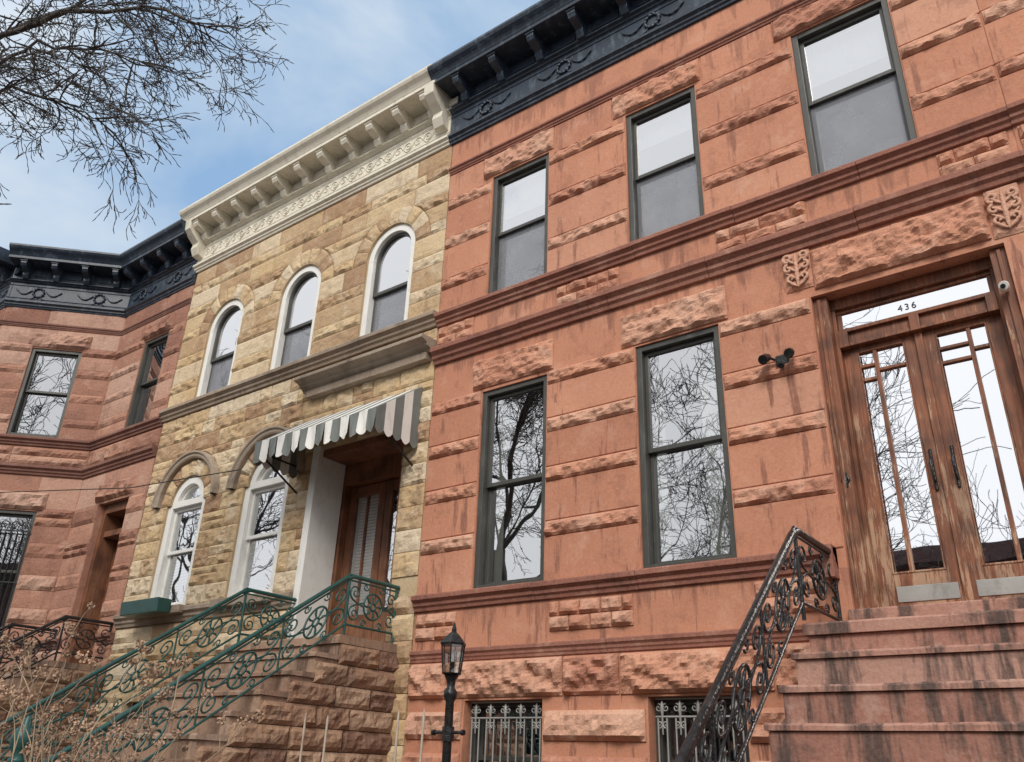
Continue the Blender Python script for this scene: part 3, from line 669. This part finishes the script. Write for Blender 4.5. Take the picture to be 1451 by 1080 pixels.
def railing(name,x,zt,yl,slope,yend,H,mat,newel=True,rr=.022,wallend=-.0):
    E=empty(name)
    def top(y): return zt if y>=-yl else zt-slope*(-yl-y)
    sp=[]
    P=lambda y,z,r:(x,y,z,r)
    sp.append([P(wallend,zt,rr),P(-yl+.06,zt,rr),P(-yl-.06,zt-slope*.06,rr),P(yend,top(yend),rr)])
    sp.append([P(wallend,zt+.012,rr*.6),P(-yl,zt+.012,rr*.6),P(yend,top(yend)+.014,rr*.6)])
    sp.append([P(wallend,zt-.045,.01),P(-yl,zt-.045,.01),P(yend,top(yend)-.05,.01)])
    sp.append([P(wallend,zt-H,.013),P(-yl,zt-H,.013),P(yend,top(yend)-H,.013)])
    for y in (wallend-.03,-yl): sp.append([P(y,top(y)-H-.12,.015),P(y,top(y),.015)])
    def fn(sy): return lambda a,c:(x,sy+a,top(sy+a)-H/2-.02+c)
    pitch=H*1.55;R=(H-.1)*.34
    segs=[(-yl/2,yl)];
    yy=-yl-pitch/2
    while yy>yend+.1: segs.append((yy,pitch));yy-=pitch
    for i,(sy,wd) in enumerate(segs):
        g=fn(sy)
        sp.append(circ(g,0,0,R,.011,22));sp.append(circ(g,0,0,R*.28,.012,12))
        for k in range(8):
            a=k*math.pi/4;sp.append([(*g(R*.28*math.cos(a),R*.28*math.sin(a)),.006),(*g(R*.65*math.cos(a+.12),R*.65*math.sin(a+.12)),.013),(*g(R*math.cos(a),R*math.sin(a)),.006)])
        for s in (-1,1):
            for v in (-1,1):
                cx=s*(wd/2*.72);sp.append(spiral(g,cx,v*H*.22,H*.17,.010,math.pi/2*v+math.pi,1.5*s*v,26))
                sp.append([(*g(cx+s*.02,v*H*.22+H*.17*-v),.009),(*g(cx-s*.06,0),.009),(*g(s*R,v*.02),.009)])
                sp.append(spiral(g,s*R*.9,v*H*.38,H*.085,.008,0 if s<0 else math.pi,1.2*s*v,18))
        sp.append([(*g(-wd/2,-H/2),.010),(*g(-wd/2,H/2),.010)])
    curves('scrollwork',sp,mat,E,2)
    if newel:
        z=top(yend);zb=max(0,z-H-.35)
        curves('newel_post',[[P(yend,zb,.05),P(yend,zb+.06,.05),P(yend,zb+.08,.035),P(yend,z+.1,.033),P(yend,z+.12,.06),P(yend,z+.16,.065),P(yend,z+.19,.04),P(yend,z+.23,.07),P(yend,z+.29,.085),P(yend,z+.35,.07),P(yend,z+.39,.03),P(yend,z+.42,.03),P(yend,z+.45,.008)]],mat,E,6)
    return E
railing('iron_stair_railing',-1.93,3.25,.88,.79,-3.9,.52,IRN,rr=.027)
railing('iron_stair_railing.001',-6.72,3.42,.74,.69,-3.67,.50,GRN,rr=.022)
railing('iron_stair_railing.002',-8.42,3.42,.78,.69,-3.67,.50,GRN,rr=.022)
railing('iron_stair_railing.003',-12.68,3.42,.74,.69,-3.67,.50,IRN,rr=.022)
railing('iron_stair_railing.004',-14.37,3.42,.74,.69,-3.67,.50,IRN,rr=.022)
# ================================================================ lamp post
LP=empty('lamp_post');x,y=-4.31,-1.8
pr=[(0,.09),(.1,.09),(.14,.06),(.5,.05),(.55,.06),(.6,.035),(2.05,.032),(2.08,.05),(2.12,.05),(2.15,.03),(2.2,.035),(2.23,.055)]
curves('post',[[(x,y,z,r) for z,r in pr],[(x-.14,y,1.84,.012),(x+.14,y,1.84,.012)],[(x-.15,y,1.84,.02),(x-.13,y,1.84,.02)],[(x+.13,y,1.84,.02),(x+.15,y,1.84,.02)],[(x,y,1.78,.045),(x,y,1.88,.045)]],IRN,LP,5)
b=MB(F((x,y,0),(1,0,0),(0,-1,0)))
def hexr(R,z): return [(R*math.cos(i*math.pi/3),R*math.sin(i*math.pi/3),z) for i in range(6)]
b.add(hexr(.05,2.23)+hexr(.078,2.25),[(i,(i+1)%6,6+(i+1)%6,6+i) for i in range(6)])
b.add(hexr(.1,2.45)+hexr(.105,2.465)+hexr(.045,2.53)+hexr(.02,2.55)+hexr(.02,2.57)+hexr(.004,2.62),[(r_*6+i,r_*6+(i+1)%6,r_*6+6+(i+1)%6,r_*6+6+i) for r_ in range(5) for i in range(6)]+[tuple(range(6))])
b.obj('lantern_cap',IRN,LP)
curves('lantern_bars',[[(x+.068*math.cos(i*math.pi/3),y-.068*math.sin(i*math.pi/3),2.24,.006),(x+.092*math.cos(i*math.pi/3),y-.092*math.sin(i*math.pi/3),2.455,.006)] for i in range(6)]+[[(x,y,2.25,.02),(x,y,2.33,.02)]],IRN,LP,1)
b=MB(F((x,y,0),(1,0,0),(0,-1,0)));b.add(hexr(.064,2.245)+hexr(.088,2.45),[(i,(i+1)%6,6+(i+1)%6,6+i) for i in range(6)]);b.obj('lantern_glass',glassm('lantern_glass',.25,(.9,.9,.85)),LP)
GF=empty('garden_fence')
sp=[]
for xx,hh in [(-4.95,1.9),(-4.72,1.88),(-4.05,1.9),(-3.83,1.91)]: sp.append([(xx,-2.6,0,.009),(xx,-2.6,hh,.008),(xx,-2.6,hh+.03,.002)])
for z in (.3,1.2): sp.append([(-5.4,-2.6,z,.012),(-3.4,-2.6,z,.012)])
curves('pickets',sp,paint('picket_rust',(.5,.42,.34),.7,.3,0,.2,(.25,.1,.05),.8),GF,2)
# ================================================================ hydrangea
HY=empty('hydrangea_bush');st=[];bl=MB();
random.seed(11)
def bloom(p,R,n):
    for k in range(n):
        q=Vector((random.gauss(0,1),random.gauss(0,1),random.gauss(0,.8))).normalized()*R*random.uniform(.4,1);c=p+q
        a=Vector((random.gauss(0,1),random.gauss(0,1),random.gauss(0,1))).normalized()*.0075;b2=a.orthogonal().normalized()*.0075
        i0=len(bl.v);bl.v+=[c-a,c-b2,c+a,c+b2];bl.r+=[.5]*4;bl.f.append((i0,i0+1,i0+2,i0+3));bl.m.append(0)
def stemgrow(p,d,L,r,lv):
    pts=[(*p,r)]
    for i in range(6):
        d=(d+Vector((random.gauss(0,.09),random.gauss(0,.09),random.gauss(.03,.06)))).normalized();p=p+d*L/6;pts.append((*p,r*(1-.1*i)))
        if lv<2 and i>1 and random.random()<.8: stemgrow(p.copy(),(d+Vector((random.gauss(0,.5),random.gauss(0,.5),.1))).normalized(),L*(.2 if lv==0 else .5),r*.6,lv+1)
    st.append(pts)
    if random.random()<.6: bloom(p,random.uniform(.02,.05),50)
for i in range(17):
    a=random.uniform(0,6.28);stemgrow(Vector((-5.0+.15*math.cos(a),-4.15+.15*math.sin(a),.1)),Vector((.2*math.cos(a),.2*math.sin(a),1)).normalized(),random.uniform(1.45,1.85),.006,0)
curves('stems',st,STEM,HY,1);bl.obj('dried_blooms',DRY,HY)
# ================================================================ trees
def grow(spl,p,d,L,r,lv,mx,up=.04,spread=.75,kids=(2,4),rmin=.0022,knob=False):
    n=5;pts=[(*p,r)];ch=[]
    for i in range(n):
        d=(d+Vector((random.gauss(0,.2),random.gauss(0,.2),random.gauss(up,.15)))).normalized();p=p+d*L/n;rr=max(rmin,r*(1-.11*(i+1)));pts.append((*p,rr*(1.7 if knob and i%2 else 1)))
        if i>0: ch.append((p.copy(),d.copy(),rr))
    spl.append(pts)
    if lv<mx:
        for k in range(random.randint(*kids)):
            q,dd,rr=random.choice(ch);nd=(dd+Vector((random.gauss(0,spread),random.gauss(0,spread),random.gauss(0,spread*.7)))).normalized()
            grow(spl,q,nd,L*random.uniform(.45,.72),rr*.65,lv+1,mx,up,spread,kids,rmin,knob)
        grow(spl,p,d,L*.7,pts[-1][3]*.8,lv+1,mx,up,spread,kids,rmin,knob)
random.seed(5)
ST_=empty('street_tree');spl=[]
spl.append([(-10.6,-6.4,0,.22),(-10.55,-6.35,2,.18),(-10.4,-6.2,4.2,.16),(-10.2,-6.0,5.6,.13)])
limbs=[[(-10.2,-6.0,5.6),(-9.5,-5.5,7.2),(-8.7,-5.0,8.6),(-7.8,-4.5,9.0),(-7.1,-4.0,8.95),(-6.6,-3.5,8.75)],
       [(-9.5,-5.5,7.2),(-9.0,-5.1,7.8),(-8.5,-4.7,8.05),(-8.1,-4.3,7.95),(-7.8,-4.0,7.75)],
       [(-8.7,-5.0,8.6),(-8.2,-4.5,9.3),(-7.6,-4.2,9.6),(-6.9,-3.7,9.5)],
       [(-9.2,-5.3,7.8),(-8.7,-5.0,8.2),(-8.2,-4.7,8.5),(-7.7,-4.3,8.5),(-7.2,-3.9,8.3)],
       [(-10.2,-6.0,5.6),(-10.8,-6.2,7.6),(-11.0,-6.6,9.2)],[(-10.2,-6.0,5.6),(-9.8,-7.0,7.8),(-9.2,-7.8,9.4)]]
for li,L in enumerate(limbs):
    pts=[Vector(p) for p in L];r0=.05 if li==0 else .03;n=len(pts)-1
    fine=[]
    for i in range(n):
        for k in range(4): fine.append(pts[i].lerp(pts[i+1],k/4)+Vector((random.gauss(0,.025),random.gauss(0,.025),random.gauss(0,.025))))
    fine.append(pts[-1])
    spl.append([(*p,r0*(1-.85*i/(len(fine)-1))) for i,p in enumerate(fine)])
    for i in range(1,len(pts)):
        for k in range(6):
            dd=(pts[i]-pts[i-1]).normalized();q=pts[i-1].lerp(pts[i],random.random())
            nd=(dd+Vector((random.gauss(0,.7),random.gauss(0,.7),random.gauss(-.15,.55)))).normalized()
            grow(spl,q,nd,random.uniform(.35,.66),.009,0,3,-.02,.7,(2,3),.0028,True)
curves('trunk_and_branches',spl,BARK,ST_,1)
random.seed(21)
spl=[];grow(spl,Vector((0,0,0)),Vector((0,0,1)),5,.17,0,5,.06,.7,(3,4),.006)
T2=empty('bare_tree');tc_=curves('trunk_and_branches',spl,BARK,T2,0);T2.location=(-11.5,-14.5,0)
for i,(xx,yy,ro,s_) in enumerate([(-22.5,-10.4,1.3,1.35),(-5.2,-15.5,2.6,1.0),(1.5,-15.5,4.0,1.0),(-14.6,-10,5.0,1.4),(-8.0,-14.2,.6,1.2),(-29,-11,2.2,1.35)]):
    e=empty('bare_tree.%03d'%(i+1),(xx,yy,0));c=tc_.copy();COL.objects.link(c);c.parent=e;e.rotation_euler=(0,0,ro);e.scale=(s_,)*3
# ================================================================ ground etc.
def sheet(name,x0,x1,y0,y1,z,mat):
    me=bpy.data.meshes.new(name);me.from_pydata([(x0,y0,z),(x1,y0,z),(x1,y1,z),(x0,y1,z)],[],[(0,1,2,3)]);me.materials.append(mat);o=bpy.data.objects.new(name,me);COL.objects.link(o)
sheet('ground',-300,300,-300,300,-.16,paint('soil',(.12,.1,.07),.95,.4))
sheet('road',-200,200,-17.5,-9.3,-.145,paint('asphalt',(.05,.05,.052),.9,.3))
PAV=paint('pavement_concrete',(.3,.29,.27),.9,.2)
def slab(name,x0,x1,y0,y1,z0,z1,mat):
    b=MB(F((0,0,0),(1,0,0),(0,1,0)));b.box(x0,x1,z0,z1,y0,y1);b.obj(name,mat,None,.01)
slab('pavement',-100,100,-9.3,-5.0,-.15,0,PAV);slab('pavement.001',-100,100,-21,-17.5,-.15,0,PAV)
slab('front_garden',-100,100,-4.99,0.5,-.15,-.004,paint('garden_soil',(.09,.07,.045),.95,.4))
OH=empty('brick_row_house')
fo=F((30,-23,0),(-1,0,0),(0,1,0));w=MB(fo)
ow=[(1.2+2.6*i,2.3+2.6*i,z,z+1.9) for i in range(26) for z in (1.2,4.6)]
w.wall(0,70,0,8.2,ow,rev=.2);w.box(0,70,8.2,8.8,-.1,.4);w.obj('facade_wall',LT,OH)
w=MB(fo);w.add([(0,-.3,0),(70,-.3,0),(70,-.3,8.2),(0,-.3,8.2)],[(0,1,2,3)]);w.box(0,70,0,8.19,-10,-.4);w.obj('house_body',DARK,OH)
curves('utility_wire',[[( -20,-1.9,6.2,.008),(-15,-1.2,5.55,.008),(-12,-.6,5.3,.008),(-9.9,-.15,5.35,.008)]],IRN,None,1)
